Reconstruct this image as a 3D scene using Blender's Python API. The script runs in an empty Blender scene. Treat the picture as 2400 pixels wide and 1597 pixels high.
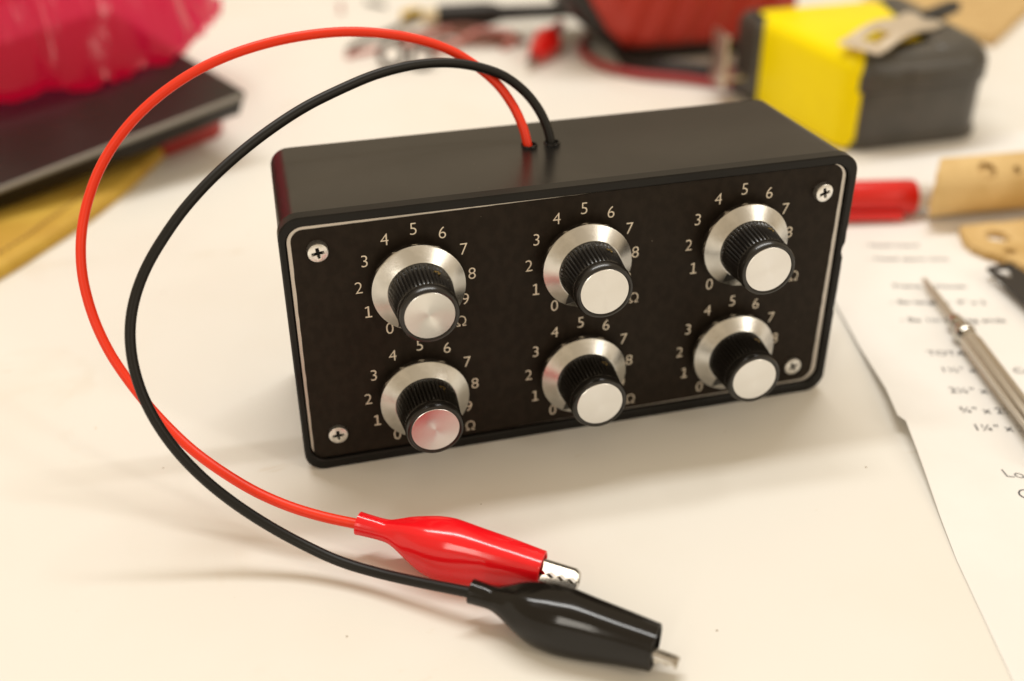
import bpy, bmesh, math, random
from math import sin, cos, pi, radians, hypot, atan2
from mathutils import Vector, Matrix, noise

random.seed(7)
S = bpy.context.scene
COL = S.collection

# ------------------------------------------------------------------ camera
cam = bpy.data.cameras.new("camera")
camo = bpy.data.objects.new("camera", cam)
COL.objects.link(camo)
camo.location = (-0.06981, -0.20893, 0.16266)
camo.rotation_euler = (1.01022, 0.0051, -0.25619)
cam.sensor_width = 36.0
cam.lens = 36.0 * 2703.0 / 2400.0
cam.clip_start = 0.01
cam.clip_end = 20.0
cam.dof.use_dof = True
cam.dof.focus_distance = 0.238
cam.dof.aperture_fstop = 7.0
S.camera = camo

# ------------------------------------------------------------------ room light
W = bpy.data.worlds.new("World")
S.world = W
W.use_nodes = True
bg = W.node_tree.nodes["Background"]
bg.inputs[0].default_value = (1.0, 0.79, 0.53, 1)
bg.inputs[1].default_value = 0.59

def area(name, loc, target, sx, sy, power, col):
    l = bpy.data.lights.new(name, 'AREA')
    l.shape = 'RECTANGLE'
    l.size, l.size_y = sx, sy
    l.energy = power
    l.color = col
    o = bpy.data.objects.new(name, l)
    COL.objects.link(o)
    o.location = loc
    o.rotation_euler = (Vector(target) - Vector(loc)).to_track_quat('-Z', 'Y').to_euler()
    return o

area("ceiling_lamp", (0.02, 0.50, 1.42), (0, 0, 0), 1.25, 0.12, 13.5, (1.0, 0.99, 0.96))
area("ceiling_lamp", (-1.60, -2.0, 1.40), (0, 0, 0), 0.25, 1.25, 10.0, (1.0, 0.93, 0.82))
area("ceiling_lamp", (1.60, -1.8, 1.40), (0, 0, 0), 0.25, 1.25, 10.0, (1.0, 0.93, 0.82))

S.view_settings.view_transform = 'Standard'
S.view_settings.look = 'None'
S.view_settings.gamma = 1.0
S.view_settings.exposure = 0.11
S.view_settings.use_curve_mapping = False
S.cycles.use_denoising = True
S.cycles.max_bounces = 8

# ------------------------------------------------------------------ helpers
WPOS = {}

def put(name, me, parent=None, label=None, cat=None, group=None, kind=None, loc=None):
    """link a mesh whose vertices are given in world millimetres-as-metres"""
    o = bpy.data.objects.new(name, me)
    COL.objects.link(o)
    p = Vector(loc) if loc is not None else Vector((0, 0, 0))
    WPOS[o.name] = p
    if parent is not None:
        o.parent = parent
        o.location = p - WPOS[parent.name]
    else:
        o.location = p
    if label: o["label"] = label
    if cat: o["category"] = cat
    if group: o["group"] = group
    if kind: o["kind"] = kind
    return o

def empty(name, loc, label, cat, group=None):
    o = bpy.data.objects.new(name, None)
    COL.objects.link(o)
    o.location = loc
    o.empty_display_size = 0.01
    WPOS[o.name] = Vector(loc)
    o["label"] = label
    o["category"] = cat
    if group: o["group"] = group
    return o

def mk(name, V, F, mat, smooth=35, center=True):
    """mesh from vertices in mm; returns (mesh, centre in m)"""
    V = [Vector(v) * 0.001 for v in V]
    c = Vector((0, 0, 0))
    if center:
        lo = Vector((min(v.x for v in V), min(v.y for v in V), min(v.z for v in V)))
        hi = Vector((max(v.x for v in V), max(v.y for v in V), max(v.z for v in V)))
        c = (lo + hi) / 2
    me = bpy.data.meshes.new(name)
    me.from_pydata([v - c for v in V], [], F)
    bm = bmesh.new()
    bm.from_mesh(me)
    bmesh.ops.remove_doubles(bm, verts=bm.verts, dist=1e-7)
    bmesh.ops.recalc_face_normals(bm, faces=bm.faces)
    bm.to_mesh(me)
    bm.free()
    if mat: me.materials.append(mat)
    if smooth is not None:
        me.shade_smooth()
        me.set_sharp_from_angle(angle=radians(smooth))
    return me, c

def part(name, V, F, mat, parent=None, smooth=35, **k):
    me, c = mk(name, V, F, mat, smooth)
    return put(name, me, parent, loc=c, **k)

def loft(loops, cap0=True, cap1=True, closed=True):
    V, F = [], []
    n = len(loops[0])
    for L in loops: V += [tuple(p) for p in L]
    for i in range(len(loops) - 1):
        for j in range(n if closed else n - 1):
            a, b = i * n + j, i * n + (j + 1) % n
            F.append((a, b, b + n, a + n))
    if cap0: F.append(tuple(range(n))[::-1])
    if cap1: F.append(tuple(range((len(loops) - 1) * n, len(loops) * n)))
    return V, F

def join(*VF):
    V, F = [], []
    for v, f in VF:
        o = len(V)
        V += list(v)
        F += [tuple(i + o for i in q) for q in f]
    return V, F

def lathe(prof, seg=48, rfun=None):
    """profile (radius, height) about local Z"""
    loops = []
    for k, (r, z) in enumerate(prof):
        loops.append([((r if rfun is None else rfun(k, r, 2 * pi * i / seg)) * cos(2 * pi * i / seg),
                       (r if rfun is None else rfun(k, r, 2 * pi * i / seg)) * sin(2 * pi * i / seg), z) for i in range(seg)])
    return loft(loops)

def frames(P):
    P = [Vector(p) for p in P]
    T = []
    for i in range(len(P)):
        a, b = P[max(0, i - 1)], P[min(len(P) - 1, i + 1)]
        T.append((b - a).normalized())
    N = T[0].orthogonal().normalized()
    out = []
    for i, t in enumerate(T):
        N = (N - t * N.dot(t)).normalized()
        out.append((P[i], N, t.cross(N)))
    return out

def smooth_path(P, n=6):
    P = [Vector(p) for p in P]
    Q = [P[0] * 2 - P[1]] + P + [P[-1] * 2 - P[-2]]
    out = []
    for i in range(1, len(Q) - 2):
        for k in range(n):
            t = k / n
            a, b, c, d = Q[i - 1], Q[i], Q[i + 1], Q[i + 2]
            out.append(0.5 * ((2 * b) + (c - a) * t + (2 * a - 5 * b + 4 * c - d) * t * t + (3 * b - a - 3 * c + d) * t ** 3))
    out.append(P[-1])
    return out

def relax(P, it=3):
    P = [Vector(p) for p in P]
    for _ in range(it):
        P = [P[0]] + [(P[i - 1] + 2 * P[i] + P[i + 1]) / 4 for i in range(1, len(P) - 1)] + [P[-1]]
    return P

def uneven(P, a):
    return [Vector(p) + Vector((noise.noise(Vector(p) * 0.09), noise.noise(Vector(p) * 0.09 + Vector((9, 0, 0))), noise.noise(Vector(p) * 0.09 + Vector((0, 9, 0))))) * (a if 3 < i < len(P) - 4 else 0) for i, p in enumerate(P)]

def tube(P, r, seg=14, n=6, rf=None):
    P = smooth_path(P, n)
    loops = []
    for i, (p, a, b) in enumerate(frames(P)):
        rr = r if rf is None else rf(i / (len(P) - 1))
        loops.append([p + (a * cos(2 * pi * j / seg) + b * sin(2 * pi * j / seg)) * rr for j in range(seg)])
    return loft(loops)

def rpoly(C, R, n=6):
    """polygon with filleted corners, 2D"""
    out = []
    m = len(C)
    for i in range(m):
        p, a, b = Vector(C[i]), Vector(C[i - 1]), Vector(C[(i + 1) % m])
        r = R[i] if isinstance(R, (list, tuple)) else R
        u, v = (a - p).normalized(), (b - p).normalized()
        ang = u.angle(v)
        if r < 1e-6 or ang > pi - 0.02:
            out += [p.copy() for _ in range(n + 1)]
            continue
        d = min(r / math.tan(ang / 2), (a - p).length * 0.48, (b - p).length * 0.48)
        r2 = d * math.tan(ang / 2)
        ctr = p + (u + v).normalized() * (r2 / sin(ang / 2))
        s, e = p + u * d - ctr, p + v * d - ctr
        a0, a1 = atan2(s.y, s.x), atan2(e.y, e.x)
        da = (a1 - a0 + pi) % (2 * pi) - pi
        for k in range(n + 1):
            t = a0 + da * k / n
            out.append(ctr + Vector((cos(t), sin(t))) * r2)
    return out

def inset(L, d):
    """inset a closed 2D loop by d along vertex normals"""
    m = len(L)
    area2 = sum(L[i].x * L[(i + 1) % m].y - L[(i + 1) % m].x * L[i].y for i in range(m))
    sg = 1 if area2 > 0 else -1
    out = []
    for i in range(m):
        k = 1
        while (L[i] - L[i - k]).length < 1e-6 and k < m: k += 1
        q = 1
        while (L[(i + q) % m] - L[i]).length < 1e-6 and q < m: q += 1
        t1, t2 = (L[i] - L[i - k]).normalized(), (L[(i + q) % m] - L[i]).normalized()
        nn = (Vector((-t1.y, t1.x)) + Vector((-t2.y, t2.x)))
        if nn.length < 1e-6: nn = Vector((-t1.y, t1.x))
        nn.normalize()
        co = max(0.4, nn.dot(Vector((-t1.y, t1.x))))
        out.append(L[i] + nn * sg * d / co)
    return out

def slab(C, R, z0, z1, bev=0.5, n=6, zf=None, steps=3, bot=0.3):
    """flat piece with rounded outline and rolled top edge"""
    L = rpoly(C, R, n)
    loops = [[(p.x, p.y, z0) for p in inset(L, bot)], [(p.x, p.y, z0 + bot) for p in L]]
    for k in range(steps + 1):
        a = pi / 2 * k / steps
        loops.append([(p.x, p.y, z1 - bev + bev * sin(a)) for p in inset(L, bev * (1 - cos(a)))])
    return loft(loops)

# ------------------------------------------------------------------ materials
def mat(name, col, rough=0.5, metal=0.0, spec=0.5, coat=0.0, coat_r=0.1, aniso=0.0, sss=0.0, sheen=0.0):
    m = bpy.data.materials.new(name)
    m.use_nodes = True
    b = m.node_tree.nodes["Principled BSDF"]
    b.inputs["Base Color"].default_value = (*col, 1)
    b.inputs["Roughness"].default_value = rough
    b.inputs["Metallic"].default_value = metal
    b.inputs["Specular IOR Level"].default_value = spec
    b.inputs["Coat Weight"].default_value = coat
    b.inputs["Coat Roughness"].default_value = coat_r
    if aniso:
        b.inputs["Anisotropic"].default_value = aniso
        t = m.node_tree.nodes.new("ShaderNodeTangent")
        t.direction_type = 'RADIAL'
        t.axis = 'Z'
        m.node_tree.links.new(t.outputs[0], b.inputs["Tangent"])
    if sss:
        b.inputs["Subsurface Weight"].default_value = sss
        b.inputs["Subsurface Radius"].default_value = (0.004, 0.001, 0.001)
        b.inputs["Subsurface Scale"].default_value = 1.0
    return m

def nd(m, t, **kw):
    n = m.node_tree.nodes.new(t)
    for k, v in kw.items():
        if k in ("inp",):
            for i, x in v.items(): n.inputs[i].default_value = x
        else:
            setattr(n, k, v)
    return n

def lk(m, a, b): m.node_tree.links.new(a, b)

def bsdf(m): return m.node_tree.nodes["Principled BSDF"]

def noise_col(m, c1, c2, scale, detail=4, lo=0.4, hi=0.6, coord="Object", vec=None):
    """mix two colours of the stuff itself by a noise"""
    tc = nd(m, "ShaderNodeTexCoord")
    src = tc.outputs[coord]
    if vec:
        mp = nd(m, "ShaderNodeMapping")
        mp.inputs["Scale"].default_value = vec
        lk(m, src, mp.inputs[0])
        src = mp.outputs[0]
    nz = nd(m, "ShaderNodeTexNoise", inp={"Scale": scale, "Detail": detail})
    lk(m, src, nz.inputs["Vector"])
    mr = nd(m, "ShaderNodeMapRange", inp={1: lo, 2: hi})
    lk(m, nz.outputs[0], mr.inputs[0])
    mx = nd(m, "ShaderNodeMix", data_type='RGBA')
    mx.inputs[6].default_value = (*c1, 1)
    mx.inputs[7].default_value = (*c2, 1)
    lk(m, mr.outputs[0], mx.inputs[0])
    lk(m, mx.outputs[2], bsdf(m).inputs["Base Color"])
    return mx, nz, src

def bump(m, scale, strength, dist=0.0002, detail=3, src=None, vec=None):
    if src is None:
        tc = nd(m, "ShaderNodeTexCoord")
        src = tc.outputs["Object"]
    if vec:
        mp = nd(m, "ShaderNodeMapping")
        mp.inputs["Scale"].default_value = vec
        lk(m, src, mp.inputs[0])
        src = mp.outputs[0]
    nz = nd(m, "ShaderNodeTexNoise", inp={"Scale": scale, "Detail": detail})
    lk(m, src, nz.inputs["Vector"])
    b = nd(m, "ShaderNodeBump", inp={"Strength": strength, "Distance": dist})
    lk(m, nz.outputs[0], b.inputs["Height"])
    lk(m, b.outputs[0], bsdf(m).inputs["Normal"])

def rough_var(m, lo, hi, scale):
    """handling marks: patches of slightly different gloss"""
    tc = nd(m, "ShaderNodeTexCoord")
    nz = nd(m, "ShaderNodeTexNoise", inp={"Scale": scale, "Detail": 6, "Distortion": 0.6})
    lk(m, tc.outputs["Object"], nz.inputs["Vector"])
    mr = nd(m, "ShaderNodeMapRange", inp={1: 0.35, 2: 0.65, 3: lo, 4: hi})
    lk(m, nz.outputs[0], mr.inputs[0])
    lk(m, mr.outputs[0], bsdf(m).inputs["Roughness"])

def stain(m, col, scale, lo, hi, amount, vec=(1, 1, 1)):
    """faint stains with their own outline, over the colour the material has"""
    tc = nd(m, "ShaderNodeTexCoord")
    mp = nd(m, "ShaderNodeMapping")
    mp.inputs["Scale"].default_value = vec
    mp.inputs["Rotation"].default_value = (0, 0, 0.9)
    lk(m, tc.outputs["Object"], mp.inputs[0])
    nz = nd(m, "ShaderNodeTexNoise", inp={"Scale": scale, "Detail": 7, "Roughness": 0.62, "Distortion": 0.8})
    lk(m, mp.outputs[0], nz.inputs["Vector"])
    mr = nd(m, "ShaderNodeMapRange", inp={1: lo, 2: hi, 3: 0.0, 4: amount})
    lk(m, nz.outputs[0], mr.inputs[0])
    mx = nd(m, "ShaderNodeMix", data_type='RGBA')
    b = bsdf(m).inputs["Base Color"]
    lk(m, b.links[0].from_socket, mx.inputs[6])
    mx.inputs[7].default_value = (*col, 1)
    lk(m, mr.outputs[0], mx.inputs[0])
    lk(m, mx.outputs[2], b)

def specks(m, col, scale=900, thr=0.06, keep=0.93):
    """sparse dust or fleck dots laid over whatever colour the material has"""
    tc = nd(m, "ShaderNodeTexCoord")
    vo = nd(m, "ShaderNodeTexVoronoi", inp={"Scale": scale, "Randomness": 1.0})
    lk(m, tc.outputs["Object"], vo.inputs["Vector"])
    near = nd(m, "ShaderNodeMath", operation='LESS_THAN', inp={1: thr})
    lk(m, vo.outputs["Distance"], near.inputs[0])
    sep = nd(m, "ShaderNodeSeparateColor")
    lk(m, vo.outputs["Color"], sep.inputs[0])
    rare = nd(m, "ShaderNodeMath", operation='GREATER_THAN', inp={1: keep})
    lk(m, sep.outputs[0], rare.inputs[0])
    both = nd(m, "ShaderNodeMath", operation='MULTIPLY')
    lk(m, near.outputs[0], both.inputs[0])
    lk(m, rare.outputs[0], both.inputs[1])
    mx = nd(m, "ShaderNodeMix", data_type='RGBA')
    b = bsdf(m).inputs["Base Color"]
    if b.is_linked: lk(m, b.links[0].from_socket, mx.inputs[6])
    else: mx.inputs[6].default_value = b.default_value
    mx.inputs[7].default_value = (*col, 1)
    lk(m, both.outputs[0], mx.inputs[0])
    lk(m, mx.outputs[2], b)

# table: cream laminate, faint stains, a few specks of dirt
m_table = mat("table_laminate", (0.80, 0.75, 0.67), 0.42, spec=0.28)
noise_col(m_table, (0.82, 0.80, 0.75), (0.795, 0.76, 0.69), 14, 5, 0.45, 0.75)
stain(m_table, (0.62, 0.49, 0.32), 22, 0.60, 0.76, 0.20)
stain(m_table, (0.58, 0.45, 0.28), 60, 0.66, 0.72, 0.35, (0.35, 1, 1))
rough_var(m_table, 0.36, 0.52, 30)
specks(m_table, (0.30, 0.22, 0.14), 150, 0.035, 0.70)
specks(m_table, (0.66, 0.55, 0.41), 110, 0.05, 0.80)
bump(m_table, 420, 0.05, 0.0002)

m_case = mat("case_plastic", (0.007, 0.006, 0.005), 0.30, spec=0.23)
noise_col(m_case, (0.007, 0.0062, 0.0053), (0.009, 0.008, 0.0068), 60, 4)
rough_var(m_case, 0.29, 0.34, 22)
specks(m_case, (0.30, 0.27, 0.22), 520, 0.045, 0.93)
bump(m_case, 2600, 0.12, 0.00005)
m_label = mat("printed_panel", (0.020, 0.0135, 0.009), 0.5, spec=0.12)
noise_col(m_label, (0.016, 0.0115, 0.008), (0.021, 0.0152, 0.0108), 500, 3, vec=(1, 1, 0.7))
specks(m_label, (0.38, 0.33, 0.26), 420, 0.035, 0.955)
m_print = mat("panel_print", (0.78, 0.70, 0.58), 0.5)
m_alu = mat("lid_aluminium", (0.62, 0.58, 0.53), 0.42, 0.9)
bump(m_alu, 900, 0.4, 0.0001)
m_brush = mat("spun_aluminium", (0.76, 0.75, 0.73), 0.21, 1.0, aniso=0.93)
bump(m_brush, 1500, 0.06, 0.00004)
m_skirt = mat("turned_aluminium", (0.66, 0.64, 0.60), 0.20, 1.0, aniso=0.9)
noise_col(m_skirt, (0.66, 0.65, 0.62), (0.56, 0.55, 0.52), 220, 3)
m_knob = mat("knob_plastic", (0.010, 0.0085, 0.007), 0.26, spec=0.55)
m_black = mat("pointer_black", (0.008, 0.007, 0.006), 0.4)
m_brass = mat("brass", (0.60, 0.42, 0.12), 0.35, 1.0)
m_screw = mat("screw_zinc", (0.72, 0.70, 0.66), 0.34, 0.95)
noise_col(m_screw, (0.90, 0.89, 0.87), (0.74, 0.73, 0.70), 700, 3)
m_hole = mat("hole_dark", (0.006, 0.005, 0.004), 0.7)
m_redwire = mat("red_wire_pvc", (0.86, 0.036, 0.006), 0.40, spec=0.4, sss=0.05)
specks(m_redwire, (0.80, 0.30, 0.18), 500, 0.04, 0.9)
m_blkwire = mat("black_wire_pvc", (0.009, 0.008, 0.0065), 0.42, spec=0.28)
specks(m_blkwire, (0.16, 0.14, 0.10), 600, 0.05, 0.85)
m_redboot = mat("red_boot_pvc", (0.86, 0.008, 0.014), 0.16, spec=0.55, sss=0.15)
bump(m_redboot, 160, 0.10, 0.0004, 2)
m_blkboot = mat("black_boot_pvc", (0.009, 0.0075, 0.006), 0.13, spec=0.32)
specks(m_blkboot, (0.20, 0.18, 0.14), 260, 0.03, 0.9)
bump(m_blkboot, 160, 0.08, 0.0004, 2)
m_nickel = mat("nickel_steel", (0.52, 0.49, 0.44), 0.22, 1.0)
m_paper = mat("paper", (0.86, 0.85, 0.83), 0.7, spec=0.2)
noise_col(m_paper, (0.87, 0.86, 0.84), (0.84, 0.825, 0.80), 30, 4)
m_ink = mat("ink", (0.045, 0.045, 0.055), 0.6)
m_yellow = mat("yellow_plastic", (0.83, 0.60, 0.004), 0.34, spec=0.15)
noise_col(m_yellow, (0.95, 0.77, 0.0), (0.91, 0.73, 0.0), 40, 3)
m_rubber = mat("grey_rubber", (0.062, 0.056, 0.046), 0.40, spec=0.65)
noise_col(m_rubber, (0.058, 0.052, 0.043), (0.042, 0.038, 0.031), 90, 4)
m_steel = mat("worn_steel", (0.58, 0.53, 0.46), 0.35, 1.0)
m_clip = mat("plated_clip", (0.82, 0.73, 0.60), 0.45, 1.0)
m_card = mat("brown_card", (0.56, 0.38, 0.17), 0.75, spec=0.2)
noise_col(m_card, (0.60, 0.42, 0.19), (0.52, 0.345, 0.15), 60, 5, vec=(1, 6, 1))
m_tan = mat("tan_board", (0.64, 0.45, 0.20), 0.6, spec=0.3)
noise_col(m_tan, (0.70, 0.50, 0.23), (0.56, 0.37, 0.14), 55, 5)
m_tanhole = mat("hole_liner", (0.16, 0.09, 0.035), 0.8)
m_redpen = mat("red_pen_plastic", (0.68, 0.012, 0.008), 0.3, spec=0.5)
m_clear = mat("pale_barrel", (0.74, 0.70, 0.62), 0.3)
m_panel = mat("black_panel_plastic", (0.020, 0.016, 0.014), 0.34, spec=0.20)
noise_col(m_panel, (0.022, 0.017, 0.015), (0.016, 0.013, 0.011), 40, 3)
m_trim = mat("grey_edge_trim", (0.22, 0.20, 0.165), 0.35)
m_strip = mat("mustard_leather", (0.60, 0.38, 0.055), 0.55, spec=0.35)
noise_col(m_strip, (0.64, 0.42, 0.065), (0.52, 0.31, 0.04), 45, 5)
m_stitch = mat("brown_thread", (0.34, 0.20, 0.06), 0.8)
m_redpl = mat("red_plastic", (0.34, 0.015, 0.01), 0.45)
m_redcase = mat("red_case_cover", (0.42, 0.028, 0.014), 0.45, spec=0.45)
m_blkrub = mat("black_rubber", (0.013, 0.010, 0.008), 0.5)
m_darkred = mat("dark_red_cable", (0.33, 0.022, 0.024), 0.45)
m_brown = mat("brown_wire", (0.20, 0.07, 0.04), 0.5)
m_pinkw = mat("pink_wire", (0.52, 0.20, 0.17), 0.5)
m_greyw = mat("grey_wire", (0.075, 0.06, 0.05), 0.5)
m_ywcon = mat("yellow_connector", (0.70, 0.48, 0.08), 0.4)
m_cream = mat("cream_connector", (0.72, 0.62, 0.40), 0.5)

def film():
    m = bpy.data.materials.new("pink_film")
    m.use_nodes = True
    nt = m.node_tree
    nt.nodes.clear()
    out = nt.nodes.new("ShaderNodeOutputMaterial")
    tl = nt.nodes.new("ShaderNodeBsdfTranslucent")
    tl.inputs[0].default_value = (1.0, 0.03, 0.22, 1)
    df = nt.nodes.new("ShaderNodeBsdfDiffuse")
    df.inputs[0].default_value = (1.0, 0.006, 0.07, 1)
    tr = nt.nodes.new("ShaderNodeBsdfTransparent")
    tr.inputs[0].default_value = (1.0, 0.10, 0.24, 1)
    gl = nt.nodes.new("ShaderNodeBsdfGlossy")
    gl.inputs[0].default_value = (1, 0.95, 0.9, 1)
    gl.inputs["Roughness"].default_value = 0.18
    a = nt.nodes.new("ShaderNodeMixShader"); a.inputs[0].default_value = 0.22
    b = nt.nodes.new("ShaderNodeMixShader"); b.inputs[0].default_value = 0.16
    c = nt.nodes.new("ShaderNodeMixShader")
    fr = nt.nodes.new("ShaderNodeFresnel"); fr.inputs[0].default_value = 1.42
    nt.links.new(tl.outputs[0], a.inputs[1]); nt.links.new(df.outputs[0], a.inputs[2])
    nt.links.new(a.outputs[0], b.inputs[1]); nt.links.new(tr.outputs[0], b.inputs[2])
    nt.links.new(fr.outputs[0], c.inputs[0])
    nt.links.new(b.outputs[0], c.inputs[1]); nt.links.new(gl.outputs[0], c.inputs[2])
    nt.links.new(c.outputs[0], out.inputs[0])
    return m
m_film = film()

# ------------------------------------------------------------------ table
V, F = loft([[(x, y, z) for x, y in ((-900, -420), (900, -420), (900, 1100), (-900, 1100))] for z in (-30, 0)])
o = part("table_top", V, F, m_table, smooth=None, kind="structure")

# ------------------------------------------------------------------ resistance box
H, D = 62.6, 42.9
BOX = empty("resistance_box", (0, 0.021, 0), "black plastic resistance box with six silver and black numbered dials", "electronics box")

def rr(x0, x1, z0, z1, r, y, n=10, m=26, jit=None):
    """rounded rectangle loop in the XZ plane at depth y, straight edges subdivided"""
    out = []
    cs = [((x1 - r, z0 + r), -90, (x1, z0 + r), (x1, z1 - r)), ((x1 - r, z1 - r), 0, (x1 - r, z1), (x0 + r, z1)),
          ((x0 + r, z1 - r), 90, (x0, z1 - r), (x0, z0 + r)), ((x0 + r, z0 + r), 180, (x0 + r, z0), (x1 - r, z0))]
    for (cx, cz), a0, s, e in cs:
        for k in range(n):
            a = radians(a0 + 90 * k / n)
            out.append([cx + r * cos(a), y, cz + r * sin(a)])
        for k in range(m):
            t = k / m
            out.append([s[0] + (e[0] - s[0]) * t, y, s[1] + (e[1] - s[1]) * t])
    if jit:
        for p in out: jit(p)
    return out

def chip(p):
    # worn, chipped right-hand front edge and a slightly wavy lip
    x, y, z = p
    if x > 62.5 and 22 < z < 44:
        k = noise.noise(Vector((z * 0.35, 3.1, 0.2)))
        k2 = noise.noise(Vector((z * 1.7, 7.0, 0.5)))
        p[0] -= max(0, 0.35 * k + 0.18 * k2) + (0.40 if 37.5 < z < 39.5 else 0) + 0.08
    w = 0.05 * noise.noise(Vector((x * 0.3, z * 0.3, 1.0)))
    p[1] += w if y < 0.5 else 0

hb = 61.8
loops = [rr(-hb + 2.2, hb - 2.2, 2.4, H - 1.7 - 2.2, 2.6, D, jit=None, m=40),
         rr(-hb + 0.7, hb - 0.7, 0.9, H - 1.7 - 0.7, 3.6, D - 0.5, m=40),
         rr(-hb, hb, 0.25, H - 1.7, 4.2, D - 2.0, m=40),
         rr(-63.2, 63.2, 0.15, H - 0.25, 4.4, 3.4, m=40),
         rr(-63.3, 63.3, 0.12, H - 0.2, 4.4, 3.2, m=40),
         rr(-63.5, 63.5, 0.0, H, 4.5, 2.9, m=40, jit=chip),
         rr(-63.5, 63.5, 0.0, H, 4.5, 0.35, m=40, jit=chip),
         rr(-63.2, 63.2, 0.3, H - 0.3, 4.3, 0.02, m=40, jit=chip),
         rr(-62.3, 61.9, 2.1, H - 1.75, 3.9, 0.0, m=40),
         rr(-62.1, 61.6, 2.5, H - 2.0, 3.8, 0.25, m=40),
         rr(-62.05, 61.5, 2.6, H - 2.05, 3.8, 2.2, m=40)]
part("case", *loft(loops), m_case, BOX, 30)

def wav(a):
    def f(p):
        p[0] += a * noise.noise(Vector((p[2] * 0.25, 0, 4)))
        p[2] += a * noise.noise(Vector((p[0] * 0.25, 0, 9)))
    return f
lid_loops = [rr(-61.95, 61.35, 2.75, 60.45, 3.7, 2.0, m=40), rr(-61.95, 61.35, 2.75, 60.45, 3.7, 1.05, m=40), rr(-61.85, 61.25, 2.85, 60.35, 3.6, 0.95, m=40)]
LID = part("lid", *loft(lid_loops), m_alu, BOX, 30)

# printed panel: a sheet stuck a little crooked on the lid, so the metal shows unevenly round it
def sheet_loop(y, d=0.0):
    C = [(60.05 - d, 3.55 + d), (60.35 - d, 60.32 - d), (10.0, 60.30 - d), (-61.05 + d, 59.55 - d), (-61.35 + d, 2.9 + d), (-20, 2.92 + d)]
    L = rpoly(C, [3.1, 3.0, 0, 2.6, 1.6, 0], 8)
    # subdivide the long runs for a slightly uneven hand-cut edge
    out = []
    for i, p in enumerate(L):
        q = L[(i + 1) % len(L)]
        k = max(1, int((q - p).length / 2.0))
        for j in range(k):
            s = p.lerp(q, j / k)
            out.append((s.x + 0.10 * noise.noise(Vector((s.y * 0.5, 2, 0))), y, s.y + 0.07 * noise.noise(Vector((s.x * 0.4, 5, 0)))))
    return out
L0 = sheet_loop(0.94)
L1 = [(x, 0.80, z) for x, _, z in L0]
PANEL = part("printed_panel", *loft([L0, L1]), m_label, BOX, 20)

# --- numerals
def glyph(ch, size, thin=-0.011):
    cu = bpy.data.curves.new("glyph", 'FONT')
    cu.body = ch
    cu.size = 1.0
    cu.offset = thin
    cu.resolution_u = 5
    ob = bpy.data.objects.new("glyph", cu)
    COL.objects.link(ob)
    bpy.context.view_layer.update()
    me = ob.to_mesh()
    V = [v.co.copy() for v in me.vertices]
    F = [tuple(p.vertices) for p in me.polygons]
    ob.to_mesh_clear()
    bpy.data.objects.remove(ob)
    bpy.data.curves.remove(cu)
    return V, F

GL = {}
def digit_mesh(ch, h=2.75):
    if ch in GL: return GL[ch]
    if ch == "1":
        V = [(-0.045, 0.08), (0.05, 0.08), (0.05, 0.69), (-0.035, 0.69), (-0.20, 0.62), (-0.18, 0.555), (-0.045, 0.60),
             (-0.20, 0.0), (0.20, 0.0), (0.20, 0.08), (-0.20, 0.08)]
        V = [Vector((x, y, 0)) for x, y in V]
        F = [(0, 1, 2, 3, 6), (3, 4, 5, 6), (7, 8, 9, 1, 0, 10)]
    else:
        V, F = glyph(ch, 1)
    xs, ys = [v.x for v in V], [v.y for v in V]
    cx, cy, k = (min(xs) + max(xs)) / 2, (min(ys) + max(ys)) / 2, h / 0.69
    kx = k * (0.95 if ch != "1" else 0.9)
    me = bpy.data.meshes.new("numeral")
    # lay upright in the XZ plane, facing -Y
    me.from_pydata([((v.x - cx) * kx * 0.001, 0, (v.y - cy) * k * 0.001) for v in V], [], F)
    me.materials.append(m_print)
    GL[ch] = me
    return me

CX = [-36.3, 0.3, 36.9]
CZ = [44.95, 16.85]
OM = {(0, 0): (9.4, -11.4), (0, 1): (10.7, -11.5), (1, 0): (12.3, -11.5), (1, 1): (12.9, -11.1), (2, 0): (14.8, -11.6)}
for ix, cx in enumerate(CX):
    for iz, cz in enumerate(CZ):
        for d in range(10):
            a = radians(30 * (d - 5))
            r = 12.05 + (0.35 if d in (0,) else 0)
            put("numeral", digit_mesh(str(d)), PANEL, loc=((cx + r * sin(a)) * 0.001, 0.00072, (cz + r * cos(a)) * 0.001))
        if (ix, iz) in OM:
            ox, oz = OM[(ix, iz)]
            put("ohm_sign", digit_mesh("Ω", 2.45), PANEL, loc=((cx + ox) * 0.001, 0.00072, (cz + oz) * 0.001))

# --- knobs: built about local Z (front of the knob at +Z), turned to face -Y
ROT = Matrix.Rotation(radians(90), 4, 'X')      # local +Z -> world -Y
def zmesh(name, VF, mt, smooth=35):
    me, _ = mk(name, VF[0], VF[1], mt, smooth, center=False)
    return me
NR = 46
def flute(k, r, a):
    if 2 <= k <= 5:
        w = abs(((a * NR / (2 * pi)) % 1.0) - 0.5) * 2
        return r - 0.34 * (1 - min(1, w * 1.7))
    return r
grip = zmesh("knob", lathe([(5.0, 4.3), (6.75, 4.35), (6.85, 4.9), (6.6, 7.5), (6.35, 10.2), (6.2, 11.6), (6.08, 11.9), (6.12, 12.15), (6.26, 12.3), (6.32, 12.7), (6.25, 13.9), (6.0, 14.35), (5.6, 14.45), (5.35, 14.35), (5.28, 14.0)], NR * 6, flute), m_knob, 30)
skirt = zmesh("skirt", lathe([(4.0, 1.2), (9.5, 1.2), (9.9, 1.4), (9.98, 1.6), (9.98, 2.75), (9.88, 2.95), (9.7, 3.05), (7.0, 4.75), (5.0, 4.8)], 96), m_skirt, 25)
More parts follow.
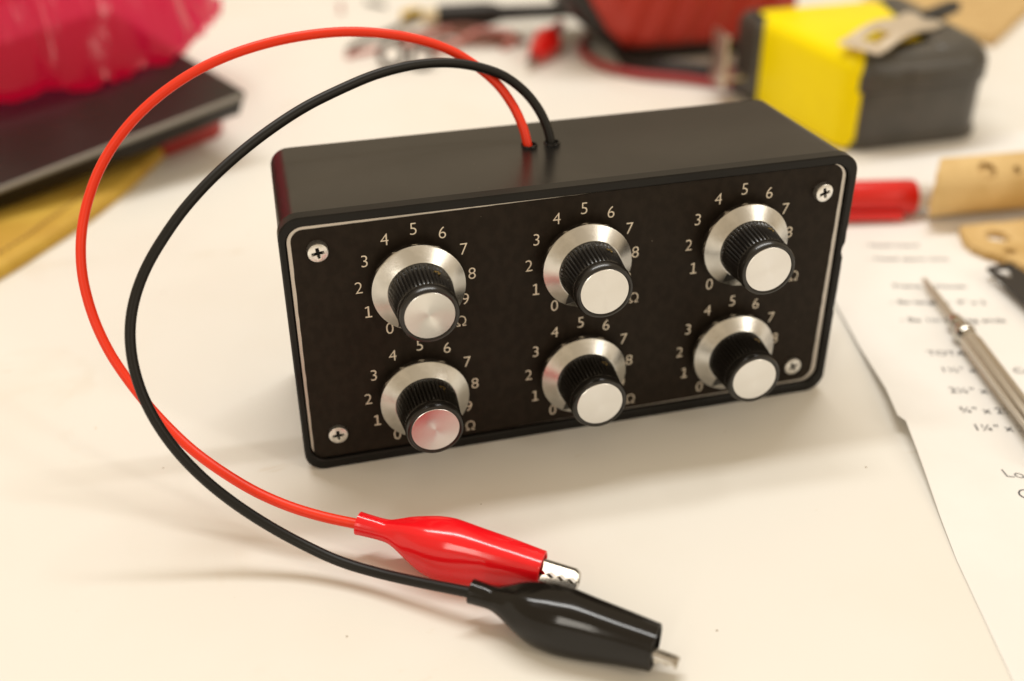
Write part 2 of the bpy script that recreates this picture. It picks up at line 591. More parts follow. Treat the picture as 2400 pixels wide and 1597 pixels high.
cap = zmesh("cap", lathe([(5.3, 13.6), (5.3, 14.15), (5.15, 14.27), (3.0, 14.25), (1.0, 14.24), (0.05, 14.2)], 96), m_brush, 25)
# pointer: a flat black arrow printed on the sloping skirt, towards the 0
def cone_z(r): return 3.05 + (9.7 - r) * 1.7 / 2.7
def ptr():
    A = []
    for r, w in ((9.75, 0.04), (9.0, 0.45), (8.0, 1.0), (7.0, 1.5)):
        A.append((r, w))
    V = []
    for r, w in A:
        for s in (-1, 1):
            V.append((s * w, r, cone_z(r) + 0.06))
    F = [(2 * i, 2 * i + 1, 2 * i + 3, 2 * i + 2) for i in range(len(A) - 1)]
    a = radians(150)
    R = Matrix.Rotation(a, 3, 'Z')
    return [R @ Vector(v) for v in V], F
pointer = zmesh("pointer", ptr(), m_black, None)
# set screw hole with brass filings round it, on the upper right of the grip
def setscrew():
    V, F = [], []
    a = radians(-28)
    R = Matrix.Rotation(a, 3, 'Z')
    random.seed(3)
    VF = []
    for k in range(6):
        x, z = random.uniform(-0.75, 0.75), 7.6 + random.uniform(-0.55, 0.55)
        s = random.uniform(0.14, 0.28)
        y = 6.62 + 0.05 * random.random()
        q = [Vector((x - s, y, z - s * 0.6)), Vector((x + s, y, z - s)), Vector((x + s * 0.7, y, z + s * 0.5)), Vector((x - s * 0.6, y, z + s))]
        qi = [Vector((p.x, y - 0.35, p.z)) for p in q]
        VF.append(loft([[R @ p for p in qi], [R @ p for p in q]]))
    return join(*VF)
setm = zmesh("set_screw", setscrew(), m_brass, None)
def disc_hole():
    R = Matrix.Rotation(radians(-28), 3, 'Z')
    ring0 = [R @ Vector((0.62 * cos(t), 6.58, 7.6 + 0.62 * sin(t))) for t in [2 * pi * i / 20 for i in range(20)]]
    ring1 = [R @ Vector((0.60 * cos(t), 6.0, 7.6 + 0.60 * sin(t))) for t in [2 * pi * i / 20 for i in range(20)]]
    return loft([ring0, ring1])
holm = zmesh("set_screw_hole", disc_hole(), m_hole, None)

def rot_put(name, me, parent, loc, q=None):
    o = put(name, me, parent, loc=loc)
    return o
for ix, cx in enumerate(CX):
    for iz, cz in enumerate(CZ):
        L = Vector((cx * 0.001, 0.0, cz * 0.001))
        k = put("knob", grip, BOX, loc=L)
        # tiny play in each knob
        jz = [0.0, 2.0, -1.5, 1.0, -2.0, 0.5][ix * 2 + iz]
        k.rotation_euler = (radians(90), 0, 0)
        for nm, me in (("skirt", skirt), ("cap", cap), ("pointer", pointer), ("set_screw", setm), ("set_screw_hole", holm)):
            c = bpy.data.objects.new(nm, me)
            COL.objects.link(c)
            c.parent = k
            if nm == "cap": c.rotation_euler = (0, 0, radians(jz * 9))

# --- panel screws with a crosshead recess
def crossr(a, arm=1.22, w=0.33):
    # polar outline of a plus shape
    best = 0
    c, s = abs(cos(a)), abs(sin(a))
    for ax, ay in ((arm, w), (w, arm)):
        t = min(ax / c if c > 1e-9 else 9, ay / s if s > 1e-9 else 9)
        best = max(best, t)
    return best
def screw_mesh(hh):
    seg = 96
    A = [2 * pi * i / seg for i in range(seg)]
    Lp = []
    for r, z in ((1.4, -0.8), (1.95, -0.4), (2.12, 0.0), (2.14, hh - 0.35), (2.05, hh - 0.12), (1.85, hh)):
        Lp.append([(r * cos(a), r * sin(a), z) for a in A])
    Lp.append([(min(1.45, crossr(a) + 0.12) * cos(a), min(1.45, crossr(a) + 0.12) * sin(a), hh + 0.03) for a in A])
    Lp.append([(crossr(a) * cos(a), crossr(a) * sin(a), hh - 0.05) for a in A])
    Lp.append([(crossr(a) * 0.62 * cos(a), crossr(a) * 0.62 * sin(a), hh - 0.85) for a in A])
    me, _ = mk("screw", *loft(Lp), m_screw, 30, center=False)
    me.materials.append(m_hole)
    for p in me.polygons:
        if all(me.vertices[v].co.z < (hh - 0.04) * 0.001 and me.vertices[v].co.xy.length < 0.00125 for v in p.vertices) : p.material_index = 1
    return me
for (x, z, hh, tl, tz, sp) in ((-56.0, 55.0, 1.75, (4, 0), 0, 8), (-55.7, 9.1, 1.25, (0, -3), 0, 4), (55.6, 54.3, 1.5, (0, 5), 0, 14), (54.6, 8.1, 0.9, (0, 0), 0, 30)):
    s = put("screw", screw_mesh(hh), BOX, loc=(x * 0.001, 0.0008, z * 0.001))
    s.rotation_euler = (radians(90 + tl[0]), radians(sp), radians(tl[1]))
    s.rotation_euler = (Matrix.Rotation(radians(tl[1]), 3, 'Z') @ Matrix.Rotation(radians(90 + tl[0]), 3, 'X') @ Matrix.Rotation(radians(sp), 3, 'Z')).to_euler()

# --- drilled wire holes in the top, with ragged burrs
for (x, y) in ((-4.8, 26.0), (0.6, 26.0)):
    z = 61.6
    Lp = []
    for r, dz in ((1.35, -0.05), (1.95, 0.0), (1.75, 0.35), (1.45, 0.30), (1.35, -0.4)):
        Lp.append([(x + (r + 0.16 * noise.noise(Vector((cos(t) * 2, sin(t) * 2, r + x)))) * cos(t), y + r * sin(t),
                    z + dz * (1 + 0.9 * noise.noise(Vector((cos(t) * 3, sin(t) * 3, x))))) for t in [2 * pi * i / 28 for i in range(28)]])
    part("hole_rim", *loft(Lp, False, False), m_case, BOX, 40)

# ------------------------------------------------------------------ test leads
RED = [(-4.8, 26.1, 58.6), (-4.9, 25.7, 61.7), (-5.4, 27.9, 65.6), (-6.4, 32.3, 69.2), (-9.1, 35.5, 73.4), (-13.9, 38.3, 78.1), (-19.9, 39.8, 81.6), (-27.5, 40.6, 84.1), (-35.1, 40.5, 85.9), (-42.8, 40.1, 86.9), (-51.3, 39.8, 87.1), (-59.7, 39.4, 86.1), (-68.2, 39.1, 84.3), (-75.9, 38.6, 81.4), (-82.7, 38.0, 77.7), (-88.7, 37.1, 73.3), (-94.0, 35.8, 68.5), (-98.0, 34.1, 63.6), (-101.0, 31.9, 58.8), (-103.1, 29.0, 53.8), (-104.0, 25.2, 49.7), (-104.6, 23.0, 44.6), (-104.4, 20.4, 39.6), (-103.4, 17.3, 34.8), (-101.3, 13.3, 29.7), (-98.4, 9.1, 25.3), (-95.0, 4.6, 21.4), (-91.2, -0.4, 17.7), (-86.8, -5.6, 14.9), (-81.2, -11.5, 12.2), (-74.8, -17.3, 10.0), (-68.3, -22.2, 8.5), (-62.6, -25.8, 7.9), (-55.5, -28.9, 7.5), (-51.5, -31.4, 7.5)]
BLK = [(0.6, 26.0, 58.7), (0.6, 26.0, 61.7), (0.3, 28.0, 65.0), (-1.0, 30.4, 68.8), (-4.2, 33.0, 72.9), (-8.3, 34.6, 75.9), (-13.1, 35.3, 77.9), (-19.0, 35.4, 79.2), (-25.0, 34.8, 80.0), (-31.0, 33.3, 80.2), (-38.1, 31.1, 79.7), (-46.0, 28.1, 78.3), (-53.9, 24.6, 76.5), (-61.7, 20.6, 73.8), (-68.5, 16.6, 71.0), (-75.2, 12.5, 67.3), (-80.9, 8.9, 63.5), (-85.7, 5.5, 59.5), (-89.3, 2.4, 55.3), (-92.0, -0.3, 51.3), (-93.8, -2.9, 47.2), (-94.5, -5.6, 42.9), (-94.5, -8.2, 38.5), (-93.7, -11.1, 33.5), (-91.7, -14.4, 28.1), (-88.4, -17.6, 22.9), (-84.2, -20.8, 17.9), (-79.1, -24.1, 13.3), (-73.0, -27.6, 9.3), (-66.9, -31.3, 5.9), (-60.6, -35.2, 3.8), (-54.4, -39.5, 3.3), (-47.5, -45.0, 4.5), (-37.6, -52.5, 6.5), (-34.3, -54.8, 6.5)]

def boot(start, end, zs, ze, length, mt, prof, parent, ncol):
    """moulded PVC sleeve lofted along its axis; prof rows: t, half-width, half-height, drop"""
    a = Vector((*start, zs)); b = Vector((*end, ze))
    ax = (b - a).normalized()
    side = Vector((ax.y, -ax.x, 0)).normalized()
    up = side.cross(ax) * -1
    if up.z < 0: up = -up
    loops = []
    seg = 96
    P = []
    # resample the profile smoothly
    Q = smooth_path([Vector((w, h, d)) for _, w, h, d in prof], 5)
    T = smooth_path([Vector((t, 0, 0)) for t, _, _, _ in prof], 5)
    for q, t in zip(Q, T):
        P.append((t.x, q.x, q.y, q.z))
    def ring(t, w, h, d, e):
        c = a + ax * (length * t) - up * d
        out = []
        for i in range(seg):
            th = 2 * pi * i / seg
            cx, sy = cos(th), sin(th)
            f = (abs(cx) ** e + abs(sy) ** e) ** (-1 / e)
            f *= 1 + 0.045 * cos(5 * th + 0.7) * math.exp(-((t - 0.25) / 0.07) ** 2) + 0.02 * cos(3 * th + 2 + 9 * t) * math.exp(-((t - 0.55) / 0.2) ** 2)
            f *= 1 + 0.02 * math.exp(-(((th - 0.9 + pi) % (2 * pi) - pi) / 0.06) ** 2) * (0.2 < t < 0.99)
            out.append(c + side * (w * f * cx) + up * (h * f * sy))
        return out
    for t, w, h, d in P:
        e = 2.0 + 0.9 * max(0, min(1, (t - 0.2) / 0.3))
        loops.append(ring(t, w, h, d, e))
    # open mouth with wall thickness
    t, w, h, d = P[-1]
    loops.append(ring(t + 0.004, w - 0.25, h - 0.25, d, 2.9))
    loops.append(ring(t, w - 0.5, h - 0.5, d, 2.9))
    loops.append(ring(t - 0.14, w - 0.45, h - 0.45, d, 2.9))
    # collar end, also with thickness
    t, w, h, d = P[0]
    loops = [ring(t + 0.10, w - 0.75, h - 0.75, d, 2.0), ring(t + 0.001, w - 0.7, h - 0.7, d, 2.0), ring(t, w - 0.2, h - 0.2, d, 2.0)] + loops
    part("clip_sleeve", *loft(loops), mt, parent, 50)
    return a, ax, side, up

def jaws(a, ax, side, up, s0, s1, w, drop, gap, parent, which=(1, -1), teeth=7, hh=2.0, roll=0):
    """two pressed-steel jaws with saw teeth along their meeting edges"""
    rm = Matrix.Rotation(radians(roll), 3, ax)
    side, up = rm @ side, rm @ up
    for sg in which:
        VF = []
        n = teeth * 2
        # side walls
        for sd in (-1, 1):
            outl = []
            for i in range(n + 1):
                s = s0 + (s1 - s0) * i / n
                z = gap * sg + (0.62 * sg if i % 2 else 0.0)
                outl.append((s, z))
            top = [(s1, hh * 0.72 * sg + gap * sg), (s1 - 0.9, hh * sg + gap * sg), (s0, (hh + 0.5) * sg + gap * sg)]
            outl += top
            inn = [a + ax * s + up * (z - drop) + side * (sd * (w - 0.35)) for s, z in outl]
            out = [a + ax * s + up * (z - drop) + side * (sd * w) for s, z in outl]
            VF.append(loft([inn, out]))
        # curved back of the channel
        loops = []
        for s, z in ((s0, (hh + 0.5)), (s1 - 0.9, hh), (s1 - 0.1, hh * 0.76), (s1 + 0.12, hh * 0.4), (s1 + 0.1, 0.1)):
            row = []
            for k in range(9):
                t = -1 + 2 * k / 8
                row.append(a + ax * s + up * ((z + 0.45 * (1 - t * t)) * sg + gap * sg - drop) + side * (t * w))
            row2 = []
            for k in range(8, -1, -1):
                t = -1 + 2 * k / 8
                row2.append(a + ax * (s - (0.35 if z < hh * 0.8 else 0)) + up * ((z - 0.35 + 0.45 * (1 - t * t)) * sg + gap * sg - drop) + side * (t * (w - 0.02)))
            loops.append(row + row2)
        VF.append(loft(loops))
        part("jaw", *join(*VF), m_nickel, parent, 40)

ROLL = 40
PROF = [(0.0, 2.4, 2.4, 0.0), (0.05, 2.3, 2.3, 0.0), (0.15, 2.25, 2.3, 0.0), (0.21, 2.8, 3.0, 0.0), (0.30, 3.9, 4.8, 0.5), (0.40, 4.75, 6.15, 0.9), (0.50, 5.0, 6.45, 0.9), (0.62, 4.75, 5.95, 0.6), (0.80, 4.2, 4.9, 0.1), (0.93, 3.75, 4.1, -0.15), (1.0, 3.55, 3.75, -0.2)]
LR = empty("test_lead", (-0.0555, -0.0289, 0.0), "red test lead ending in a glossy red crocodile clip on the table", "test lead", "test leads from the box")
# the red wire leans a little farther back than the black one where they cross above the box
part("wire", *tube(uneven(relax(RED, 2), 0.2), 1.08, 16, 5), m_redwire, LR, 60)
fr = boot((-55.5, -28.9), (-22.3, -49.8), 7.6, 5.0, 38.6, m_redboot, PROF, LR, None)
jaws(*fr, 31.5, 46.0, 2.1, -0.1, 0.05, LR, hh=1.9, roll=-ROLL)

LB = empty("test_lead", (-0.0376, -0.0525, 0.0), "black test lead ending in a black crocodile clip nearest the camera", "test lead", "test leads from the box")
part("wire", *tube(uneven(relax(BLK, 2), 0.2), 1.08, 16, 5), m_blkwire, LB, 60)
PROFB = [(0.0, 2.4, 2.4, 0.0), (0.05, 2.32, 2.32, 0.0), (0.12, 2.32, 2.35, 0.0), (0.18, 3.0, 3.2, 0.0), (0.28, 4.5, 4.9, 0.3), (0.38, 5.3, 5.9, 0.5), (0.50, 5.4, 6.1, 0.5), (0.65, 5.0, 5.6, 0.3), (0.82, 4.4, 4.8, 0.0), (0.94, 4.0, 4.3, -0.1), (1.0, 3.85, 4.1, -0.1)]
fb = boot((-37.6, -52.5), (-7.6, -74.3), 6.6, 5.2, 36.0, m_blkboot, PROFB, LB, None)
jaws(*fb, 29.0, 40.5, 1.9, 1.9, 0.02, LB, which=(1,), hh=0.9, teeth=6, roll=-20)

# ------------------------------------------------------------------ sheet of paper with notes
PLEFT = [(52, -96), (60.8, -62.8), (64.5, -51), (68.3, -39), (70.6, -31), (72.4, -24.5), (73.3, -21.5), (72.6, -19), (76.0, -8), (81.0, 13), (85.5, 32.3), (97, 80), (108.5, 131)]
def paper_edge(y):
    for (x0, y0), (x1, y1) in zip(PLEFT, PLEFT[1:]):
        if y0 <= y <= y1: return x0 + (x1 - x0) * (y - y0) / (y1 - y0)
    return PLEFT[-1][0]
def curl_at(d, ly):
    c = math.exp(-((ly + 18) / 24.0) ** 2) * 3.4 * math.exp(-d / 9.0)
    return c + math.exp(-((ly - 30) / 30.0) ** 2) * 0.6 * math.exp(-d / 10.0)
def paper_z(x, y):
    # rows of the sheet run very nearly along x near its left edge
    ly = y + 0.11 * max(0, x - paper_edge(y)) * (1 - (y + 96) / 227)
    return 0.14 + curl_at(max(0, x - paper_edge(ly)), ly)
def paper():
    left = PLEFT
    VV, FF = [], []
    n = 34
    loops = []
    for i, (lx, ly) in enumerate(left):
        t = i / (len(left) - 1)
        rx, ry = 330 + 20 * t, ly - 30 + 34 * t
        row = []
        for k in range(n + 1):
            u = (k / n) ** 1.6
            x, y = lx + (rx - lx) * u, ly + (ry - ly) * u
            d = (x - lx)
            curl = curl_at(d, ly)
            row.append((x, y, 0.14 + curl))
        loops.append(row)
    a, b = [], []
    V, F = loft(loops, False, False, closed=False)
    V2 = [(x, y, z - 0.1) for x, y, z in V]
    m = len(V)
    F2 = [tuple(i + m for i in f[::-1]) for f in F]
    return V + V2, F + F2
PAPER = part("paper_sheet", *paper(), m_paper, None, 60, label="white paper sheet with handwritten notes under the metal screwdriver", cat="paper")

def writing(txt, x, y, ang, h, sx=1.0, shear=0.0, z=0.30):
    V, F = glyph(txt, 1, -0.016 if shear or h > 3 else 0.004)
    k = h / 0.69
    R = Matrix.Rotation(radians(ang), 3, 'Z')
    W2 = []
    for v in V:
        p = R @ Vector(((v.x + shear * v.y) * k * sx, v.y * k, 0))
        W2.append((x + p.x, y + p.y, paper_z(x + p.x, y + p.y) + 0.10))
    part("handwriting", W2, F, m_ink, PAPER, None)
A = -15.5
writing("Need parts", 137, 84, A, 2.0)
writing("- Need board", 111.5, 65.5, A, 2.0, 1.05)
writing("- Need spare wire", 108.5, 57.2, A, 2.0, 1.1)
writing("Frame & House:", 107, 40.5, A, 2.1, 1.05)
writing("- Be lengths:  9\" x 2", 101.5, 32.5, A, 2.1, 1.1)
writing("- Be 1in for leg ends", 99, 23.2, A, 2.1, 1.15)
writing("TOTAL:", 96.9, 6.3, A, 2.2, 1.15)
writing("1½\" x", 95.7, -1.6, A, 2.3, 1.1)
writing("Co", 113.5, -6.5, A, 2.3, 1.1)
writing("2¼\" x 2", 92.6, -10.5, A, 2.4, 1.1)
writing("¾\" x 2½", 90.2, -18.6, A, 2.4, 1.1)
writing("1¼\" x 2", 89.2, -25.6, A, 2.4, 1.1)
writing("Look", 86.2, -42.2, -22, 2.5, 1.25, -0.25)
writing("Go", 84.6, -49.4, -20, 3.3, 1.1)
writing("On", 83.4, -53.6, -20, 2.4, 1.2)
writing("I", 81.7, -57.5, -20, 3.0, 1.2)

# ------------------------------------------------------------------ screwdriver
def along(p, q, prof, seg=28, rf=None):
    """solid of revolution from p towards q; prof rows: distance, radius"""
    p, q = Vector(p), Vector(q)
    ax = (q - p).normalized()
    a = ax.orthogonal().normalized()
    b = ax.cross(a)
    loops = []
    for k, (s, r) in enumerate(prof):
        row = []
        for i in range(seg):
            t = 2 * pi * i / seg
            r2 = r if rf is None else rf(k, r, t)
            row.append(p + ax * s + (a * cos(t) + b * sin(t)) * r2)
        loops.append(row)
    return loft(loops)
tip, tail = (115.6, 39.5, 2.2), (99.0, -38.0, 3.6)
DR = empty("screwdriver", (0.1075, 0.0, 0.0), "slim metal precision screwdriver with ribbed handle lying on the paper", "screwdriver")
part("blade", *along(tip, tail, [(0, 0.25), (0.3, 0.7), (3, 0.8), (8, 1.05), (16, 1.15), (22, 1.2), (26, 1.3)]), m_steel, DR, 40)
part("collar", *along(tip, tail, [(22.5, 1.4), (23.2, 2.0), (25.5, 2.2), (26.3, 1.5), (27.2, 1.55), (28.2, 2.5), (30.2, 3.0), (32.2, 2.5), (33, 1.7), (34, 1.8)]), m_nickel, DR, 40)
part("handle", *along(tip, tail, [(33.2, 1.5), (33.8, 2.5), (35.2, 2.75), (60, 2.8), (84, 2.75), (86, 2.2)], 48, lambda k, r, t: r - (0.45 if (t * 8 / (2 * pi)) % 1 < 0.4 and 2 <= k <= 4 else 0)), m_steel, DR, 25)

# ------------------------------------------------------------------ red capped marker
MK = empty("marker_pen", (0.112, 0.0845, 0.0), "red capped marker pen lying on the paper behind the box", "pen")
p0, p1 = (91, 92.4, 6.0), (141, 81.6, 6.0)
part("cap", *along(p0, p1, [(0, 4.2), (0.6, 5.2), (3, 5.55), (30, 5.6), (46.3, 5.6), (47.5, 5.2), (48.0, 4.2)], 40), m_redpen, MK, 40)
part("barrel", *along(p0, p1, [(47.5, 3.2), (47.8, 3.9), (52.4, 3.9), (52.6, 3.2)], 32), m_clear, MK, 40)
V, F = slab([(100, 83.0), (131, 76.4), (131.5, 78.0), (100.5, 84.8)], 0.7, 1.2, 4.0, 0.6)
part("pocket_clip", V, F, m_redpen, MK)

# ------------------------------------------------------------------ tan cardboard tube with punched holes
TB = empty("card_tube", (0.165, 0.077, 0.0), "tan cardboard tube with punched holes right of the red marker", "tube")
def tube_holes(p, q, r, length, holes, thick=0.7):
    p, q = Vector(p), Vector(q)
    ax = (q - p).normalized()
    a = (Vector((0, 0, 1)) - ax * ax.z).normalized()
    b = ax.cross(a)
    NS, NT = int(length / 0.6), 100
    keep = {}
    V, F = [], []
    def idx(i, j, k): return (i * NT + j % NT) * 2 + k
    for i in range(NS + 1):
        for j in range(NT):
            t = 2 * pi * j / NT
            s = length * i / NS
            rj = r * (1 + 0.015 * sin(3 * t + s * 0.05))
            radial = a * cos(t) + b * sin(t)
            cut = -radial.dot(Vector((0.78, -0.57, 0.0))) * r / ax.dot(Vector((0.78, -0.57, 0.0)))   # end sawn off at a slant
            sj = s + cut * max(0, 1 - s / 8.0) + (0.5 * noise.noise(Vector((cos(t) * 3, sin(t) * 3, 0))) if i == 0 else 0)
            for rr_ in (rj, rj - thick):
                V.append(p + ax * sj + (a * cos(t) + b * sin(t)) * rr_)
    def hollow(i, j):
        s = length * (i + 0.5) / NS
        t = 2 * pi * ((j % NT) + 0.5) / NT
        for hs, ht, hr in holes:
            dt = (t - ht + pi) % (2 * pi) - pi
            if hypot(s - hs, dt * r) < hr: return True
        return False
    for i in range(NS):
        for j in range(NT):
            if hollow(i, j): continue
            F.append((idx(i, j, 0), idx(i + 1, j, 0), idx(i + 1, j + 1, 0), idx(i, j + 1, 0)))
            F.append((idx(i, j, 1), idx(i, j + 1, 1), idx(i + 1, j + 1, 1), idx(i + 1, j, 1)))
            for di, dj, e in ((-1, 0, ((i, j), (i, j + 1))), (1, 0, ((i + 1, j), (i + 1, j + 1))), (0, -1, ((i, j), (i + 1, j))), (0, 1, ((i, j + 1), (i + 1, j + 1)))):
                ni = i + di
                if ni < 0 or ni >= NS or hollow(ni, j + dj):
                    (i1, j1), (i2, j2) = e
                    F.append((idx(i1, j1, 0), idx(i2, j2, 0), idx(i2, j2, 1), idx(i1, j1, 1)))
    return V, F
# angle 0 = top, positive towards the far side
V, F = tube_holes((141.5, 78.5, 10.6), (190, 74.0, 10.6), 9.0, 62, [(13.0, radians(38), 3.0), (23.0, radians(42), 1.3), (36, radians(20), 3.0)])
part("tube_wall", V, F, m_tan, TB, 40)
V, F = along((141.5, 78.5, 10.6), (190, 74.0, 10.6), [(9, 7.5), (60, 7.5)], 40)
part("tube_core", V, F, m_tan, TB, 40)

# ------------------------------------------------------------------ tan flat board with round holes
def plate_holes(C, z0, z1, holes, step=0.8):
    """flat board cut on a fine grid so the holes go right through"""
    xs = [c[0] for c in C]; ys = [c[1] for c in C]
    nx, ny = int((max(xs) - min(xs)) / step), int((max(ys) - min(ys)) / step)
    def inside(x, y):
        c = False
        for i in range(len(C)):
            (x1, y1), (x2, y2) = C[i - 1], C[i]
            if (y1 > y) != (y2 > y) and x < (x2 - x1) * (y - y1) / (y2 - y1) + x1: c = not c
        return c and all(hypot(x - hx, y - hy) > hr for hx, hy, hr in holes)
    g = {}
    for i in range(nx):
        for j in range(ny):
            if inside(min(xs) + (i + 0.5) * step, min(ys) + (j + 0.5) * step): g[(i, j)] = 1
    V, F, vi = [], [], {}
    def v(i, j, k):
        if (i, j, k) not in vi:
            vi[(i, j, k)] = len(V)
            V.append((min(xs) + i * step, min(ys) + j * step, z1 if k else z0))
        return vi[(i, j, k)]
    for (i, j) in g:
        F.append((v(i, j, 1), v(i + 1, j, 1), v(i + 1, j + 1, 1), v(i, j + 1, 1)))
        F.append((v(i, j, 0), v(i, j + 1, 0), v(i + 1, j + 1, 0), v(i + 1, j, 0)))
        for di, dj, (a, b) in ((-1, 0, ((0, 0), (0, 1))), (1, 0, ((1, 0), (1, 1))), (0, -1, ((0, 0), (1, 0))), (0, 1, ((0, 1), (1, 1)))):
            if (i + di, j + dj) not in g:
                F.append((v(i + a[0], j + a[1], 0), v(i + b[0], j + b[1], 0), v(i + b[0], j + b[1], 1), v(i + a[0], j + a[1], 1)))
    return V, F
V, F = plate_holes([(144.5, 66.5), (140.5, 57), (141, 51), (145, 45), (149, 36), (152, 30), (165, 12), (200, 2), (205, 62)], 0.35, 2.6, [(151.5, 57.3, 3.8), (149.0, 47.5, 1.9), (172, 40, 3.8), (168, 57, 3)])
part("perforated_board", V, F, m_tan, None, 40, label="flat tan board with round holes lying below the cardboard tube", cat="board")

# ------------------------------------------------------------------ black tag with a hole
def tag_plate():
    C = [(135.4, 39.4), (143.9, 40.2), (146.5, 5), (150, -20), (140, -22), (133.2, 10)]
    L = rpoly(C, 0.8, 4)
    hole = [Vector((138.9 + 2.3 * cos(t), 35.6 + 2.3 * sin(t))) for t in [2 * pi * i / len(L) for i in range(len(L))]]
    # order the hole to run like the outline
    c0 = Vector((138.9, 35.6))
    a0 = [atan2((p - c0).y, (p - c0).x) for p in L]
    hole = [c0 + Vector((cos(a), sin(a))) * 3.0 for a in a0]
    return loft([[(p.x, p.y, 2.65) for p in hole], [(p.x, p.y, 2.65) for p in L], [(p.x, p.y, 3.4) for p in L], [(p.x, p.y, 3.4) for p in hole], [(p.x, p.y, 2.65) for p in hole]], False, False)
part("black_tag", *tag_plate(), m_blkrub, None, 30, label="flat black strip with a round hole at its end, at the right edge", cat="tag")

# ------------------------------------------------------------------ tape measure
TM = empty("tape_measure", (0.165, 0.168, 0.0), "yellow and grey tape measure lying flat behind the box", "tape measure")
body = [(139.6, 133.4), (191, 136), (193, 201), (129.0, 201)]
L = rpoly(body, [6.0, 16, 14, 8], 8)
lp = [[(p.x, p.y, 0.4) for p in inset(L, 1.5)], [(p.x, p.y, 1.6) for p in L], [(p.x, p.y, 28.4) for p in L]]
for k in range(1, 7):
    a = pi / 2 * k / 6
    lp.append([(p.x, p.y, 28.4 + 5.2 * sin(a)) for p in inset(L, 5.2 * (1 - cos(a)))])
part("body", *loft(lp), m_yellow, TM, 40)
def grip_piece(C, R, z1, bulge=0.0, fil=5.0, groove=None):
    L = rpoly(C, R, 8)
    Lp = [[(p.x, p.y, 0.2) for p in inset(L, 1.2)], [(p.x, p.y, 1.4) for p in L], [(p.x, p.y, 3.0) for p in L]]
    if groove:
        Lp += [[(p.x, p.y, 4.0) for p in inset(L, groove)], [(p.x, p.y, z1 - 13) for p in inset(L, groove)], [(p.x, p.y, z1 - 12) for p in L]]
    for k in range(0, 7):
        a = pi / 2 * k / 6
        Lp.append([(p.x, p.y, z1 - fil + fil * sin(a)) for p in inset(L, fil * (1 - cos(a)))])
    return loft(Lp)
part("rubber_grip", *grip_piece([(138.8, 131.2), (196, 131.2), (198.5, 152), (147, 150)], [7.8, 14, 5, 3], 34.2, groove=1.1, fil=7.5), m_rubber, TM, 40)
part("rubber_grip", *grip_piece([(168, 132.6), (197.6, 132.0), (199.5, 203), (183, 203)], [8, 15, 15, 8], 34.9, fil=7.5, groove=1.3), m_rubber, TM, 40)
part("rubber_grip", *grip_piece([(129.6, 184.5), (150, 191), (150, 204), (127.3, 204)], [2.5, 4, 6, 5], 33.2), m_rubber, TM, 40)
# finger ridges on the front grip
for (x0, x1) in ((148.5, 157.5), (162, 184)):
    part("grip_ridge", *slab([(x0, 130.6), (x1, 130.4), (x1, 134), (x0, 134.2)], 0.9, 25.5, 29.5, 1.2), m_rubber, TM, 40)
# end hook
part("hook", *slab([(118.5, 189.5), (128.8, 189.5), (128.8, 202.5), (118.5, 202.5)], 1.0, 9.0, 10.2, 0.3), m_steel, TM, 40)
part("hook_plate", *slab([(118.4, 189.2), (119.8, 189.2), (119.8, 202.8), (118.4, 202.8)], 0.5, 6.0, 27.0, 0.6), m_steel, TM, 40)
# belt clip, a bent steel strap with a slot
def clip():
    A0, A1 = Vector((138.5, 143.0)), Vector((146.0, 128.5))
    B0, B1 = Vector((183.0, 172.0)), Vector((188.5, 156.0))
    rows = []
    n = 14
    for i in range(n + 1):
        t = i / n
        z = 35.4 + 2.6 * sin(pi * min(1, t * 1.25)) + (1.2 * max(0, 0.12 - t) / 0.12)
        rows.append((A0.lerp(B0, t), A1.lerp(B1, t), z))
    def seg(u0, u1, i0, i1):
        Lp = []
        for i in range(i0, i1 + 1):
            a, b, z = rows[i]
            p, q = a.lerp(b, u0), a.lerp(b, u1)
            Lp.append([(p.x, p.y, z), (q.x, q.y, z), (q.x, q.y, z + 0.9), (p.x, p.y, z + 0.9)])
        return loft(Lp)
    return join(seg(0, 1, 0, 2), seg(0, 0.3, 2, 5), seg(0.7, 1, 2, 5), seg(0, 1, 5, n))
part("belt_clip", *clip(), m_clip, TM, 40)
part("lock_button", *slab([(186, 160), (206, 172), (203.5, 177), (184, 166)], 1.8, 34.6, 38.2, 1.2), m_blkrub, TM, 40)

# ------------------------------------------------------------------ brown card behind the tape measure
V, F = slab([(261.6, 222), (345, 293), (300, 360), (236, 292)], 1.5, 0.2, 4.2, 0.3)
part("cardboard_sheet", V, F, m_card, None, 40, label="brown cardboard sheet with a corner poking out behind the tape measure", cat="cardboard")

# ------------------------------------------------------------------ black panel, mustard strip, red block, pink bag
Fp, Lp_, Bp = Vector((-61.5, 185.0, 24.0)), Vector((-140.0, 148.0, 14.0)), Vector((-83.5, 245.0, 27.0))
ux, uy = (Lp_ - Fp).normalized(), (Bp - Fp).normalized()
uy = (uy - ux * uy.dot(ux)).normalized()
uz = uy.cross(ux); uz = uz if uz.z > 0 else -uz
def panel_box():
    L = rpoly([(0, 0), (190, 0), (190, 115), (0, 115)], 3.5, 8)
    out = []
    for d, z in ((4.2, -8.5), (3.4, -8.0), (1.6, -4.2), (0.35, -1.9), (0.0, -1.2), (0.25, -0.5), (0.8, -0.1), (1.6, 0.0)):
        out.append([Fp + ux * p.x + uy * p.y + uz * z for p in inset(L, d)])
    return loft(out)
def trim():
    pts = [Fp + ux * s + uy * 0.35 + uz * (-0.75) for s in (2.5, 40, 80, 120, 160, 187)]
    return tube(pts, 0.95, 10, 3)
PN = part("plastic_cover", *panel_box(), m_panel, None, 60, label="flat black plastic panel with rounded corner under the pink bag", cat="panel")
part("edge_trim", *trim(), m_trim, PN, 60)
